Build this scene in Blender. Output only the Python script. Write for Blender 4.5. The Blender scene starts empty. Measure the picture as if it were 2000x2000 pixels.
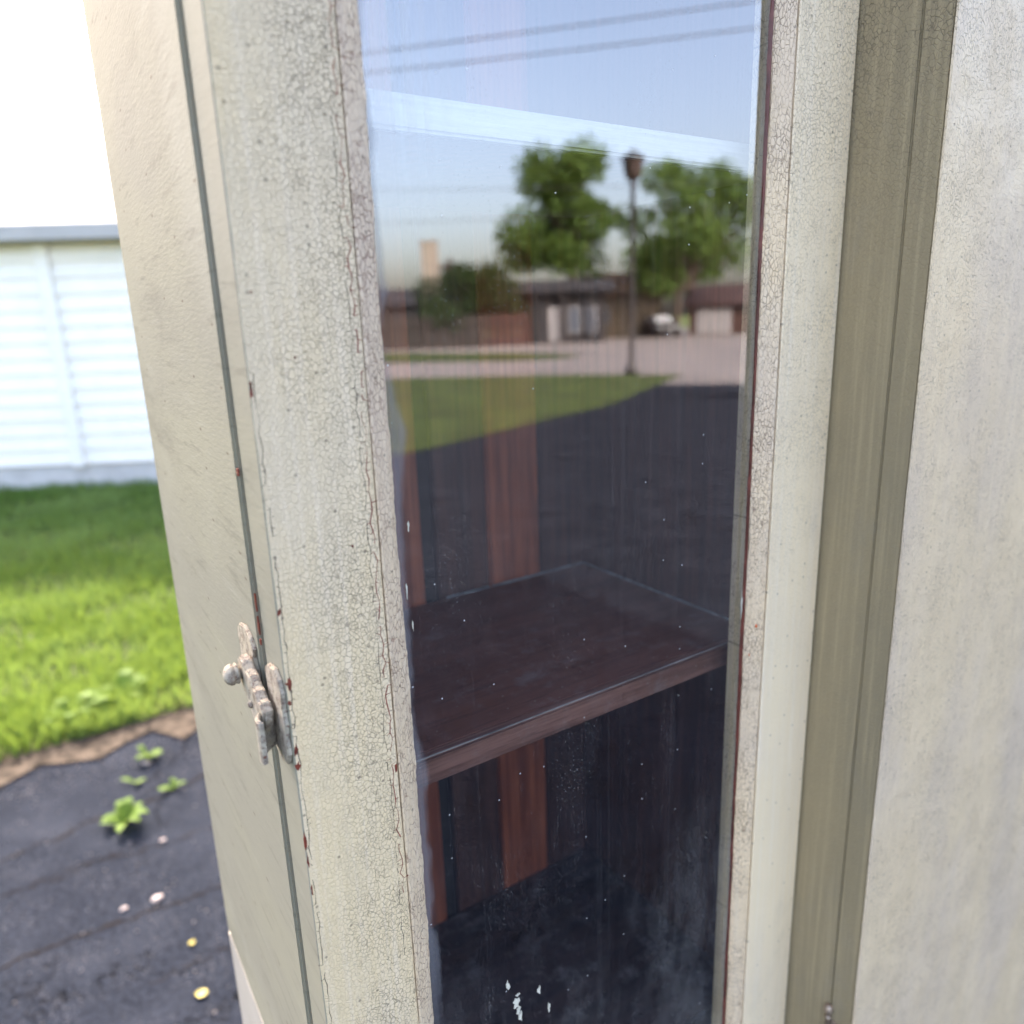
import bpy, bmesh, math, random
from mathutils import Vector, Matrix
random.seed(7)
R = math.radians
sc = bpy.context.scene
CO = sc.collection

# ------------------------------------------------------------------ camera
CAM = Vector((0.0, -0.32, 1.45))
def cam_axes(pitch, roll, yaw):
    h = Vector((math.sin(yaw), math.cos(yaw), 0)); rt = Vector((math.cos(yaw), -math.sin(yaw), 0)); up = Vector((0, 0, 1))
    fw = math.cos(pitch)*h - math.sin(pitch)*up
    dn = -(math.sin(pitch)*h + math.cos(pitch)*up)
    return math.cos(roll)*rt + math.sin(roll)*dn, -math.sin(roll)*rt + math.cos(roll)*dn, fw
rt, dn, fw = cam_axes(R(14.512), R(2.008), R(33.04))
cd = bpy.data.cameras.new('camera'); cam = bpy.data.objects.new('camera', cd); CO.objects.link(cam)
cam.matrix_world = Matrix(((rt.x, -dn.x, -fw.x, CAM.x), (rt.y, -dn.y, -fw.y, CAM.y), (rt.z, -dn.z, -fw.z, CAM.z), (0, 0, 0, 1)))
cd.sensor_width = 36; cd.lens = 1440/2000*36; cd.clip_start = 0.02; cd.clip_end = 2000
cd.dof.use_dof = True; cd.dof.focus_distance = 0.42; cd.dof.aperture_fstop = 4.9
sc.camera = cam
sc.render.resolution_x = sc.render.resolution_y = 1024

# ------------------------------------------------------------------ light
SUN_EL, SUN_ROT = R(36), R(5)
w = bpy.data.worlds.new('World'); sc.world = w; w.use_nodes = True
nt = w.node_tree; nt.nodes.clear()
sky = nt.nodes.new('ShaderNodeTexSky'); sky.sky_type = 'NISHITA'; sky.sun_disc = False
sky.sun_elevation = SUN_EL; sky.sun_rotation = SUN_ROT; sky.dust_density = 5.4; sky.air_density = 1.0; sky.ozone_density = 1.0
bg = nt.nodes.new('ShaderNodeBackground'); bg.inputs['Strength'].default_value = 0.15
wo = nt.nodes.new('ShaderNodeOutputWorld')
nt.links.new(sky.outputs[0], bg.inputs[0]); nt.links.new(bg.outputs[0], wo.inputs[0])
sl = bpy.data.lights.new('sun', 'SUN'); sl.energy = 2.0; sl.angle = R(1.2); sl.color = (1, .965, .92)
so = bpy.data.objects.new('sun', sl); CO.objects.link(so)
sdir = Vector((math.cos(SUN_EL)*math.sin(SUN_ROT), math.cos(SUN_EL)*math.cos(SUN_ROT), math.sin(SUN_EL)))
so.rotation_euler = sdir.to_track_quat('Z', 'Y').to_euler(); so.location = sdir*30
vs = sc.view_settings
vs.view_transform = 'Standard'; vs.look = 'None'; vs.exposure = 2.96; vs.gamma = 1; vs.use_curve_mapping = False
vs.use_white_balance = True; vs.white_balance_temperature = 7100; vs.white_balance_tint = 18
try:
    sc.cycles.max_bounces = 6; sc.cycles.transparent_max_bounces = 12; sc.cycles.caustics_reflective = False; sc.cycles.caustics_refractive = False
except Exception: pass

# ------------------------------------------------------------------ node helpers
class G:
    def __init__(s, name):
        s.m = bpy.data.materials.new(name); s.m.use_nodes = True; s.t = s.m.node_tree; s.t.nodes.clear()
        s.out = s.t.nodes.new('ShaderNodeOutputMaterial')
        s.tc = s.t.nodes.new('ShaderNodeTexCoord')
    def n(s, typ, **kw):
        k = s.t.nodes.new(typ)
        for a, v in kw.items():
            if hasattr(k, a): setattr(k, a, v)
        return k
    def put(s, sock, v):
        if hasattr(v, 'node'): s.t.links.new(v, sock)
        elif v is not None:
            try: sock.default_value = v
            except Exception: sock.default_value = (*v, 1)
    def math(s, op, a, b=None, c=None, clamp=False):
        k = s.n('ShaderNodeMath', operation=op); k.use_clamp = clamp
        s.put(k.inputs[0], a)
        if b is not None: s.put(k.inputs[1], b)
        if c is not None: s.put(k.inputs[2], c)
        return k.outputs[0]
    def mix(s, f, a, b, mode='MIX'):
        k = s.n('ShaderNodeMix', data_type='RGBA', blend_type=mode)
        s.put(k.inputs[0], f); s.put(k.inputs[6], a if hasattr(a, 'node') else (*a, 1)); s.put(k.inputs[7], b if hasattr(b, 'node') else (*b, 1))
        return k.outputs[2]
    def ramp(s, f, lo, hi, a=0.0, b=1.0, smooth=True):
        k = s.n('ShaderNodeMapRange'); k.interpolation_type = 'SMOOTHSTEP' if smooth else 'LINEAR'
        s.put(k.inputs[0], f); s.put(k.inputs[1], lo); s.put(k.inputs[2], hi); s.put(k.inputs[3], a); s.put(k.inputs[4], b)
        return k.outputs[0]
    def vec(s, scale=(1, 1, 1), loc=(0, 0, 0), src=None, rot=(0, 0, 0)):
        k = s.n('ShaderNodeMapping'); k.inputs['Scale'].default_value = scale; k.inputs['Location'].default_value = loc; k.inputs['Rotation'].default_value = rot
        s.t.links.new(src if src is not None else s.tc.outputs['Object'], k.inputs[0]); return k.outputs[0]
    def noise(s, scale, detail=3, rough=.55, v=None, col=False):
        k = s.n('ShaderNodeTexNoise'); k.inputs['Scale'].default_value = scale; k.inputs['Detail'].default_value = detail; k.inputs['Roughness'].default_value = rough
        s.t.links.new(v if v is not None else s.tc.outputs['Object'], k.inputs[0])
        return k.outputs[1 if col else 0]
    def voro(s, scale, feature='F1', v=None, rnd=1.0, out=0):
        k = s.n('ShaderNodeTexVoronoi', feature=feature); k.inputs['Scale'].default_value = scale
        if 'Randomness' in k.inputs: k.inputs['Randomness'].default_value = rnd
        s.t.links.new(v if v is not None else s.tc.outputs['Object'], k.inputs[0]); return k.outputs[out]
    def dots(s, scale, r0, r1, keep=.5, plane='xz', stretch=(1, 1)):
        q = s.sep(); c = s.n('ShaderNodeCombineXYZ'); s.put(c.inputs[0], s.math('MULTIPLY', q[1 if plane[0] == 'y' else 0], stretch[0])); s.put(c.inputs[1], s.math('MULTIPLY', q[2], stretch[1]))
        k = s.n('ShaderNodeTexVoronoi', feature='F1', voronoi_dimensions='2D'); k.inputs['Scale'].default_value = scale; s.t.links.new(c.outputs[0], k.inputs[0])
        d = s.ramp(k.outputs[0], r0, r1, 1, 0); sc_ = s.n('ShaderNodeSeparateColor'); s.t.links.new(k.outputs[1], sc_.inputs[0])
        return s.math('MULTIPLY', d, s.math('LESS_THAN', sc_.outputs[0], keep))
    def vmath(s, op, a, b):
        k = s.n('ShaderNodeVectorMath', operation=op); s.put(k.inputs[0], a); s.put(k.inputs[1], b); return k.outputs[0]
    def sep(s, v=None):
        k = s.n('ShaderNodeSeparateXYZ'); s.t.links.new(v if v is not None else s.tc.outputs['Object'], k.inputs[0]); return k.outputs
    def bump(s, hgt, strength=.5, dist=.001, nrm=None):
        k = s.n('ShaderNodeBump'); k.inputs['Strength'].default_value = strength; k.inputs['Distance'].default_value = dist
        s.put(k.inputs['Height'], hgt)
        if nrm is not None: s.put(k.inputs['Normal'], nrm)
        return k.outputs[0]
    def bsdf(s, col, rough=.6, spec=.5, nrm=None, metal=0):
        k = s.n('ShaderNodeBsdfPrincipled'); s.put(k.inputs['Base Color'], col if hasattr(col, 'node') else (*col, 1)); s.put(k.inputs['Roughness'], rough)
        s.put(k.inputs['Specular IOR Level'], spec); s.put(k.inputs['Metallic'], metal)
        if nrm is not None: s.put(k.inputs['Normal'], nrm)
        return k
    def done(s, sh):
        s.t.links.new(sh.outputs[0] if hasattr(sh, 'outputs') else sh, s.out.inputs[0]); return s.m

def crackle_paint(name, cream=(.79, .605, .365), grey=(.70, .56, .385), crack=(.16, .12, .08), cell=330, stretch=(1, 1, .85), amount=1.0, rough=.42,
                  width=.085, streak=.35, peel=.35, grime=.18, spec=.5, smoothz=None, xfade=None, hi=(.86, .70, .52)):
    g = G(name)
    wob = g.vmath('SCALE', g.vmath('SUBTRACT', g.noise(170, 3, col=True), (.5, .5, .5)), None)
    wob.node.inputs[3].default_value = .0018
    v = g.vmath('ADD', g.tc.outputs['Object'], wob)
    v = g.vec(stretch, src=v)
    d1 = g.voro(cell, 'DISTANCE_TO_EDGE', v)
    wid = g.math('MULTIPLY', g.ramp(g.noise(26, 2), .33, .68, .02, width), g.ramp(g.noise(300, 1), .30, .60, .30, 1.2))
    k1 = g.ramp(d1, 0.0, wid, 1, 0)
    d2 = g.voro(cell*.62, 'DISTANCE_TO_EDGE', g.vec((1.25, 1.25, .7), src=v))      # fewer, longer splits that follow the grain
    k2 = g.math('MULTIPLY', g.ramp(d2, 0.0, width*.45, 1, 0), g.ramp(g.noise(120, 2), .50, .62, 0, .9))
    patch = g.ramp(g.noise(9, 3, .6), .25, .55, .45, 1)          # some areas stay closed
    raw = g.math('MAXIMUM', g.ramp(d1, 0.0, width*1.4, 1, 0), k2)
    k = g.math('MULTIPLY', g.math('MAXIMUM', k1, k2), patch)
    if xfade:                                                     # (x, amount) to (x, amount) across the board, edge wandering
        xx = g.math('ADD', g.sep()[0], g.math('MULTIPLY', g.math('SUBTRACT', g.noise(9, 3), .5), .05))
        k = g.math('MULTIPLY', k, g.ramp(xx, xfade[0], xfade[2], xfade[1], xfade[3]))
    if smoothz:                                                   # (z low, z high): paint closed below
        z = g.sep()[2]
        k = g.math('MULTIPLY', k, g.ramp(g.math('ADD', z, g.math('MULTIPLY', g.noise(7), .25)), smoothz[0], smoothz[1], .12, 1))
    k = g.math('MULTIPLY', k, amount, clamp=True)
    col = g.mix(g.ramp(g.noise(11, 5, .62, g.vec((1, 1, .35))), .36, .66), cream, grey)
    st = g.noise(60, 4, .6, g.vec((4, 4, .10)))
    col = g.mix(g.math('MULTIPLY', g.ramp(st, .45, .75), streak), col, hi)
    dirt = g.noise(18, 6, .7, g.vec((1, 1, .5), (3, 1, 2)))
    col = g.mix(g.math('MULTIPLY', g.ramp(dirt, .52, .80), grime), col, (.30, .27, .215))
    col = g.mix(g.math('MULTIPLY', g.ramp(g.noise(420, 2), .55, .75), .25), col, hi)
    spk = g.dots(70, .04, .07, .3)
    col = g.mix(g.math('MULTIPLY', spk, .55), col, (.12, .085, .06))
    col = g.mix(g.math('MULTIPLY', k, .66), col, crack)
    h = g.math('SUBTRACT', g.math('MULTIPLY', g.noise(620, 3, .6), peel), g.math('ADD', g.math('MULTIPLY', k, .55), g.math('MULTIPLY', raw, .24)))
    nr = g.bump(h, .8, .0006)
    return g.done(g.bsdf(col, g.ramp(g.noise(30, 3), .3, .7, rough-.08, rough+.12), spec, nr))

def side_paint(name, a=(.300, .285, .205), b=(.268, .255, .194), dark=(.160, .150, .112), hi=(.385, .37, .295), rough=.75, bump=.36):
    g = G(name)
    lv = lambda z=1.0, loc=(0, 0, 0), rot=0.0: g.vec((1, .22, z), loc, rot=(rot, 0, 0))     # marks run long across the board
    col = g.mix(g.ramp(g.noise(14, 5, .6, lv(.6)), .35, .65), a, b)
    st = g.noise(16, 5, .6, lv(.20, (2, 0, 0)))
    col = g.mix(g.math('MULTIPLY', g.ramp(st, .50, .72), .45), col, hi)
    col = g.mix(g.math('MULTIPLY', g.ramp(g.noise(24, 6, .72, lv(.9, (5, 2, 1))), .5, .8), .6), col, dark)
    sw = g.noise(60, 5, .7, lv(2.4, rot=.30))            # sweeping brush and sanding marks
    col = g.mix(g.math('MULTIPLY', g.ramp(sw, .55, .68), .40), col, dark)
    col = g.mix(g.math('MULTIPLY', g.ramp(sw, .42, .30), .25), col, hi)
    col = g.mix(g.math('MULTIPLY', g.dots(60, .03, .06, .25, 'yz', (.3, 1)), .6), col, (.13, .09, .06))
    h = g.math('ADD', g.math('MULTIPLY', g.noise(520, 3, .6, lv(1)), .9), g.math('MULTIPLY', sw, .35))
    return g.done(g.bsdf(col, rough, .08, g.bump(h, bump, .0007)))

def wood(name, dark, light, stretch=(14, 14, .5), scale=9, rough=.45, dust=0.0, spec=.4):
    g = G(name)
    a = g.noise(scale, 6, .65, g.vec(stretch))
    b = g.noise(scale*5, 4, .6, g.vec(stretch, (2, 3, 1)))
    col = g.mix(g.ramp(a, .32, .68), dark, light)
    col = g.mix(g.math('MULTIPLY', g.ramp(b, .5, .72), .45 if dark[0] < .3 else .25), col, tuple(c*.5 for c in dark))
    if dust:
        du = g.math('MULTIPLY', g.ramp(g.noise(38, 6, .75), .50, .78), dust)
        col = g.mix(du, col, (.30, .265, .26))
        sp = g.ramp(g.voro(110, 'F1'), .05, .09, 1, 0)
        col = g.mix(g.math('MULTIPLY', sp, dust), col, (.45, .44, .40))
    return g.done(g.bsdf(col, rough, spec, g.bump(a, .25, .001)))

def plain(name, col, rough=.7, var=.25, scale=4, spec=.4, bump=0, metal=0, stretch=(1, 1, 1)):
    g = G(name)
    c = g.mix(g.ramp(g.noise(scale, 4, .6, g.vec(stretch)), .3, .7), tuple(x*(1-var) for x in col), tuple(min(1, x*(1+var)) for x in col))
    nr = g.bump(g.noise(scale*6, 3, v=g.vec(stretch)), bump, .02) if bump else None
    return g.done(g.bsdf(c, rough, spec, nr, metal))

def glass_material(name):
    g = G(name)
    X, Y, Z = g.sep()[:3]     # metres from the cabinet's origin
    lw = g.n('ShaderNodeLayerWeight'); lw.inputs['Blend'].default_value = .5
    sch = g.math('POWER', lw.outputs['Facing'], 5.0)
    fac = g.math('ADD', g.math('MULTIPLY', sch, 1-R0), R0, clamp=True)
    gl = g.n('ShaderNodeBsdfGlossy'); gl.inputs['Roughness'].default_value = 0.0; gl.inputs['Color'].default_value = (.97, .985, 1, 1)
    tr = g.n('ShaderNodeBsdfTransparent'); tr.inputs['Color'].default_value = (.95, .97, .96, 1)
    m1 = g.n('ShaderNodeMixShader'); g.put(m1.inputs[0], fac); g.t.links.new(tr.outputs[0], m1.inputs[1]); g.t.links.new(gl.outputs[0], m1.inputs[2])
    # dirt: film, wipe marks, dust specks, old paint scraped along the left edge, grime along the right edge
    cl = g.ramp(g.noise(13, 4, .7, g.vec((1.8, 1, .55), (1, 0, 4))), .46, .74)
    low = g.ramp(Z, .95, 1.32, 1, .22)
    film = g.math('MULTIPLY', cl, .007)
    specks = g.math('MULTIPLY', g.dots(300, .05, .13, .5), g.math('MULTIPLY', g.math('ADD', cl, .18), .34))
    big = g.math('MULTIPLY', g.dots(60, .020, .034, .08), .75)
    grain = g.math('MULTIPLY', g.ramp(g.noise(900, 1, .8), .50, .75), g.math('MULTIPLY', g.math('MULTIPLY', cl, low), .13))
    stk = g.noise(230, 2, .7, g.vec((1, 1, .006)))
    lines = g.math('MULTIPLY', g.ramp(stk, .56, .74), .014)
    upl = g.math('MULTIPLY', g.math('MULTIPLY', g.ramp(X, LX0, LX0+.06, 1, 0), g.ramp(Z, 1.46, 1.56, 0, 1)), g.ramp(stk, .36, .64, 0, .38))
    edge = g.noise(13, 3, .6, g.vec((0.2, 0, 1)))
    lim = g.math('ADD', g.math('MULTIPLY', edge, .030), LX0-.0105)
    sm = g.ramp(g.math('SUBTRACT', X, lim), -.0035, .0012, 1, 0)
    smg = g.math('MULTIPLY', g.math('MULTIPLY', sm, g.ramp(stk, .2, .7, .35, .85)), g.math('MULTIPLY', g.ramp(Z, 1.0, 1.10, .15, 1), .6))
    gr = g.noise(640, 2, .8)
    right = g.math('MULTIPLY', g.ramp(g.math('ADD', X, g.math('MULTIPLY', g.math('SUBTRACT', edge, .5), .012)), RX1-.0065, RX1-.0035), .09)
    rd = g.math('MULTIPLY', g.math('MULTIPLY', g.ramp(X, RX1-.06, RX1-.005), g.ramp(gr, .5, .75)), g.math('MULTIPLY', low, .20))
    haze = g.math('MULTIPLY', g.math('MULTIPLY', g.ramp(Z, 1.13, .98), g.ramp(g.noise(10, 5, .68, g.vec((1.5, 1, .7), (3, 0, 1))), .40, .72)), g.ramp(gr, .30, .80, .015, .19))
    film = g.math('ADD', film, haze)
    f = film
    for q in (specks, grain, lines, upl, right, rd, big): f = g.math('ADD', f, q)
    f = g.math('MINIMUM', f, .85)
    d1 = g.n('ShaderNodeBsdfDiffuse'); d1.inputs['Color'].default_value = (.62, .60, .58, 1)
    m2 = g.n('ShaderNodeMixShader'); g.put(m2.inputs[0], f); g.t.links.new(m1.outputs[0], m2.inputs[1]); g.t.links.new(d1.outputs[0], m2.inputs[2])
    d2 = g.n('ShaderNodeBsdfDiffuse'); d2.inputs['Color'].default_value = (.24, .235, .25, 1)
    m3 = g.n('ShaderNodeMixShader'); g.put(m3.inputs[0], smg); g.t.links.new(m2.outputs[0], m3.inputs[1]); g.t.links.new(d2.outputs[0], m3.inputs[2])
    return g.done(m3)
R0 = .232
def clear_material():
    g = G('clear_glass'); tr = g.n('ShaderNodeBsdfTransparent'); tr.inputs['Color'].default_value = (.97, .985, .98, 1); return g.done(tr)

# ------------------------------------------------------------------ mesh helpers
def tag(o, label=None, cat=None, group=None, kind=None):
    for k, v in (('label', label), ('category', cat), ('group', group), ('kind', kind)):
        if v: o[k] = v
    return o
def empty(name, loc, **kw):
    o = bpy.data.objects.new(name, None); CO.objects.link(o); o.location = loc; o.empty_display_size = .1
    return tag(o, **kw)
def wloc(p):
    v = Vector((0, 0, 0))
    while p is not None: v += p.location; p = p.parent
    return v
def build(name, bm, mat, parent=None, smooth=False, **kw):
    if parent is not None:
        off = wloc(parent)
        bmesh.ops.translate(bm, verts=bm.verts, vec=-off)
    bmesh.ops.recalc_face_normals(bm, faces=bm.faces)
    me = bpy.data.meshes.new(name); bm.to_mesh(me); bm.free()
    if smooth:
        for p in me.polygons: p.use_smooth = True
    me.materials.append(mat)
    o = bpy.data.objects.new(name, me); CO.objects.link(o); o.parent = parent
    return tag(o, **kw)
def box(bm, x0, x1, y0, y1, z0, z1, bev=0, seg=2):
    r = bmesh.ops.create_cube(bm, size=1)
    vs_ = r['verts']
    for v in vs_: v.co = Vector(((x0+x1)/2+v.co.x*(x1-x0), (y0+y1)/2+v.co.y*(y1-y0), (z0+z1)/2+v.co.z*(z1-z0)))
    if bev:
        es = list({e for v in vs_ for e in v.link_edges})
        bmesh.ops.bevel(bm, geom=es, offset=bev, segments=seg, affect='EDGES', clamp_overlap=True)
    return bm
def nb(*a, **k): return box(bmesh.new(), *a, **k)
def prism(bm, pts, axis, a, b, bev=0, seg=2):
    """polygon pts (2d) extruded along axis 'x' (pts=(y,z)), 'y' (x,z) or 'z' (x,y)"""
    def P(p, t): return {'x': (t, p[0], p[1]), 'y': (p[0], t, p[1]), 'z': (p[0], p[1], t)}[axis]
    A = [bm.verts.new(P(p, a)) for p in pts]; B = [bm.verts.new(P(p, b)) for p in pts]
    n = len(pts); fs = [bm.faces.new(A[::-1]), bm.faces.new(B)]
    for i in range(n): fs.append(bm.faces.new((A[i], A[(i+1) % n], B[(i+1) % n], B[i])))
    bmesh.ops.recalc_face_normals(bm, faces=fs)
    if bev:
        es = list({e for f in fs[:2] for e in f.edges})
        bmesh.ops.bevel(bm, geom=es, offset=bev, segments=seg, affect='EDGES', clamp_overlap=True)
    return bm
def long_bar(section, z0, z1, n, jit):
    """closed section [(x,y,jitter x, jitter y)] swept along z in n steps, edges wavering like brushed paint"""
    bm = bmesh.new(); rings = []
    ph = [[random.uniform(0, 6.3) for _ in range(6)] for _ in section]
    for i in range(n+1):
        z = z0+(z1-z0)*i/n; ring = []
        for k, (x, y, jx, jy) in enumerate(section):
            wv = sum(math.sin(z*fq+ph[k][q])*am for q, (fq, am) in enumerate(((17, .5), (46, .35), (113, .3), (290, .2)))) + random.uniform(-.25, .25)
            ring.append(bm.verts.new((x+jx*jit*wv, y+jy*jit*wv, z)))
        rings.append(ring)
    m = len(section)
    for i in range(n):
        for k in range(m):
            bm.faces.new((rings[i][k], rings[i][(k+1) % m], rings[i+1][(k+1) % m], rings[i+1][k]))
    bm.faces.new(rings[0][::-1]); bm.faces.new(rings[-1])
    return bm
def lathe(bm, prof, c, axis='z', n=20):
    """prof [(r, t)] turned round axis through c"""
    rings = []
    for r_, t in prof:
        ring = []
        for i in range(n):
            a = 2*math.pi*i/n; u, v = r_*math.cos(a), r_*math.sin(a)
            d = {'z': (u, v, t), 'x': (t, u, v), 'y': (u, t, v)}[axis]
            ring.append(bm.verts.new(Vector(c)+Vector(d)))
        rings.append(ring)
    for i in range(len(rings)-1):
        for k in range(n): bm.faces.new((rings[i][k], rings[i][(k+1) % n], rings[i+1][(k+1) % n], rings[i+1][k]))
    bm.faces.new(rings[0][::-1]); bm.faces.new(rings[-1])
    return bm
def tube(bm, pts, rad, n=6):
    rings = []
    for i, p in enumerate(pts):
        p = Vector(p); d = (Vector(pts[min(i+1, len(pts)-1)])-Vector(pts[max(i-1, 0)])).normalized()
        u = d.orthogonal().normalized(); v = d.cross(u); r_ = rad[i] if isinstance(rad, (list, tuple)) else rad
        rings.append([bm.verts.new(p+(u*math.cos(2*math.pi*k/n)+v*math.sin(2*math.pi*k/n))*r_) for k in range(n)])
    for i in range(len(rings)-1):
        # keep rings aligned
        o = min(range(n), key=lambda s: sum((rings[i][k].co-rings[i+1][(k+s) % n].co).length for k in range(n)))
        rings[i+1] = rings[i+1][o:]+rings[i+1][:o]
        for k in range(n): bm.faces.new((rings[i][k], rings[i][(k+1) % n], rings[i+1][(k+1) % n], rings[i+1][k]))
    bm.faces.new(rings[0][::-1]); bm.faces.new(rings[-1])
    return bm
def sheet(name, pts, z, mat, kind='structure', **kw):
    bm = bmesh.new(); bm.faces.new([bm.verts.new((x, y, z)) for x, y in pts])
    bmesh.ops.recalc_face_normals(bm, faces=bm.faces)
    for f in bm.faces:
        if f.normal.z < 0: f.normal_flip()
    me = bpy.data.meshes.new(name); bm.to_mesh(me); bm.free(); me.materials.append(mat)
    o = bpy.data.objects.new(name, me); CO.objects.link(o); return tag(o, kind=kind, **kw)

H = 1.45
# ------------------------------------------------------------------ ground
def asphalt_material():
    g = G('asphalt')
    st = g.voro(260, 'F1', out=1)
    fine = g.noise(75, 6, .78)
    col = g.mix(g.ramp(fine, .3, .7), (.0030, .0044, .0072), (.0240, .0300, .0420))
    col = g.mix(g.ramp(g.noise(3.2, 5, .65), .4, .75), col, (.0220, .0270, .0370))
    stone = g.ramp(g.voro(120, 'F1'), .20, .34, 1, 0)
    col = g.mix(g.math('MULTIPLY', stone, g.ramp(g.noise(9, 2), .40, .65, .1, .8)), col, (.095, .100, .115))
    wob = g.vmath('SCALE', g.vmath('SUBTRACT', g.noise(6, 4, .7, col=True), (.5, .5, .5)), None); wob.node.inputs[3].default_value = .35
    ck = g.ramp(g.voro(1.7, 'DISTANCE_TO_EDGE', g.vec((.8, 1.7, 1), src=g.vmath('ADD', g.tc.outputs['Object'], wob))), .0, .009, 1, 0)
    ck = g.math('MULTIPLY', ck, g.ramp(g.noise(1.3, 2), .45, .6))
    col = g.mix(g.math('MULTIPLY', ck, .75), col, (.008, .008, .009))
    h = g.math('SUBTRACT', g.math('ADD', g.math('MULTIPLY', fine, .5), g.math('MULTIPLY', stone, .5)), g.math('MULTIPLY', ck, 2.5))
    return g.done(g.bsdf(col, .9, .02, g.bump(h, 1.0, .008)))
M_asphalt = asphalt_material()
M_lawn = plain('lawn_soil', (.036, .054, .011), .9, .35, 1.3, .2, .6)
M_far = plain('far_field', (.10, .13, .045), .95, .3, .05, .1)
M_road = plain('concrete', (.165, .150, .146), .85, .14, .35, .3)
M_walk = plain('pale_concrete', (.20, .18, .172), .85, .08, .6, .3)
M_dirt = plain('dirt', (.070, .056, .042), .95, .6, 22, .1, .8)
sheet('ground', [(-900, -900), (900, -900), (900, 900), (-900, 900)], -.012, M_far)
sheet('road', [(-30, -62), (70, -62), (70, 20), (40, 20), (13, -9.4), (-30, -50)], -.008, M_road)
sheet('parking_lot', [(-12, -16), (3.57, -7.42), (6.3, -8.56), (9.2, -9.9), (11.7, -11.6), (13.2, -9.6), (30, 8), (30, 2.62), (1.5, 2.60), (.6, 2.55), (.2, 2.64), (-.2, 2.5), (-.7, 2.58), (-12, 2.6)], 0.0, M_asphalt)
sheet('front_lawn', [(-14, -17), (3.57, -7.40), (5.05, -8.0), (6.3, -8.54), (8.5, -9.38), (9.2, -9.88), (11.7, -11.55), (13.2, -12.5), (13.95, -12.95), (13.4, -14.0), (11.9, -16.3), (9.5, -18.6), (8.65, -19.2), (-6, -33), (-20, -44)], .004, M_lawn)
sheet('verge', [(6, -36), (12.4, -27.3), (15.35, -23.1), (17.4, -22.6), (19.5, -23.7), (20, -29.5), (17.5, -36.5), (10, -47)], .004, M_lawn)
sheet('sidewalk', [(10, -48), (17.6, -36.6), (20.1, -29.6), (21.5, -30.2), (22, -34.5), (21.2, -38.8), (14, -50)], .0, M_walk)
sheet('back_lawn', [(-12, 2.75), (-.6, 2.72), (-.1, 2.82), (.3, 2.74), (.8, 2.84), (12, 2.8), (12, 30), (-12, 30)], .004, M_lawn)
sheet('dirt_strip', [(-12, 2.45)]+[(-1.6+.09*i, 2.46+.05*math.sin(i*1.7)+random.uniform(-.035, .035)) for i in range(34)]+[(12, 2.45), (12, 2.95)]+[(1.4-.09*i, 2.95+.07*math.sin(i*1.3)+random.uniform(-.05, .05)) for i in range(34)]+[(-12, 2.95)], .008, M_dirt)

# ------------------------------------------------------------------ cabinet
OX, OY = .28, .15
cab = empty('display_cabinet', (OX, OY, 0), label='cream crackle-painted wooden cabinet with one tall glass door and brass latch', cat='cabinet')
LX0, RX1 = .1449-OX, .4123-OX          # visible glass edges, in the cabinet's coordinates
def Z(z): return H+z
P_stile = crackle_paint('crackled_cream_paint', cell=480, spec=.3, rough=.55, xfade=(.085-.28, .30, .125-.28, 1.0), streak=.5)
P_right = crackle_paint('crackled_pale_paint', cream=(.92, .73, .48), grey=(.86, .69, .48), cell=380, amount=.75, smoothz=(1.25, 1.62), grime=.25, rough=.36, streak=.7, hi=(.92, .77, .58), peel=.7)
P_mould = crackle_paint('crackled_moulding_paint', cream=(.86, .64, .40), grey=(.74, .56, .39), crack=(.12, .05, .035), cell=320, stretch=(1.5, 1.5, .75), width=.10, grime=.25)
P_mouldL = crackle_paint('red_crackled_moulding_paint', cream=(.76, .58, .38), grey=(.68, .53, .39), crack=(.17, .045, .03), cell=300, stretch=(1.3, 1.3, .8), width=.10, grime=.2)
P_side = side_paint('brushed_beige_paint')
P_base = side_paint('pale_grey_paint', (.40, .37, .31), (.36, .335, .285), (.28, .255, .21), (.48, .455, .40))
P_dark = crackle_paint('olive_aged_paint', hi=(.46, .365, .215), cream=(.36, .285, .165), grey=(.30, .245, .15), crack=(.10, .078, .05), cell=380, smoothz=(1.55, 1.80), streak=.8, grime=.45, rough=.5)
P_face = crackle_paint('crackled_yellowed_paint', cream=(.76, .58, .37), grey=(.68, .53, .38), cell=480, stretch=(1.2, 1.2, .6), grime=.12, streak=.35, amount=.8, hi=(.84, .67, .44))
W_red = wood('reddish_mahogany', (.21, .046, .020), (.46, .122, .054))
W_dark = wood('dark_mahogany', (.045, .018, .013), (.105, .040, .028))
W_mid = wood('brown_mahogany', (.045, .020, .015), (.10, .042, .028))
W_shelf = wood('dusty_shelf_wood', (.125, .042, .026), (.19, .068, .044), (.5, 6, 6), 9, .5, .42)
W_edge = wood('shelf_edge_wood', (.14, .055, .038), (.30, .135, .10), (.6, 12, 12), 14, .45, .35)
W_pale = wood('pale_worn_wood', (.33, .31, .29), (.44, .42, .39), (.5, 12, 12), 30, .5, .1)
M_glass = glass_material('old_window_glass')
M_black = plain('dark_gap', (.018, .013, .011), .9, .2, 50)
M_redpaint = plain('bare_red_wood', (.17, .035, .02), .55, .3, 120, .4)
M_putty = plain('dark_red_glazing', (.12, .028, .018), .45, .4, 60, .5)

ZT, ZB = Z(.62), Z(-.66)
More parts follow.
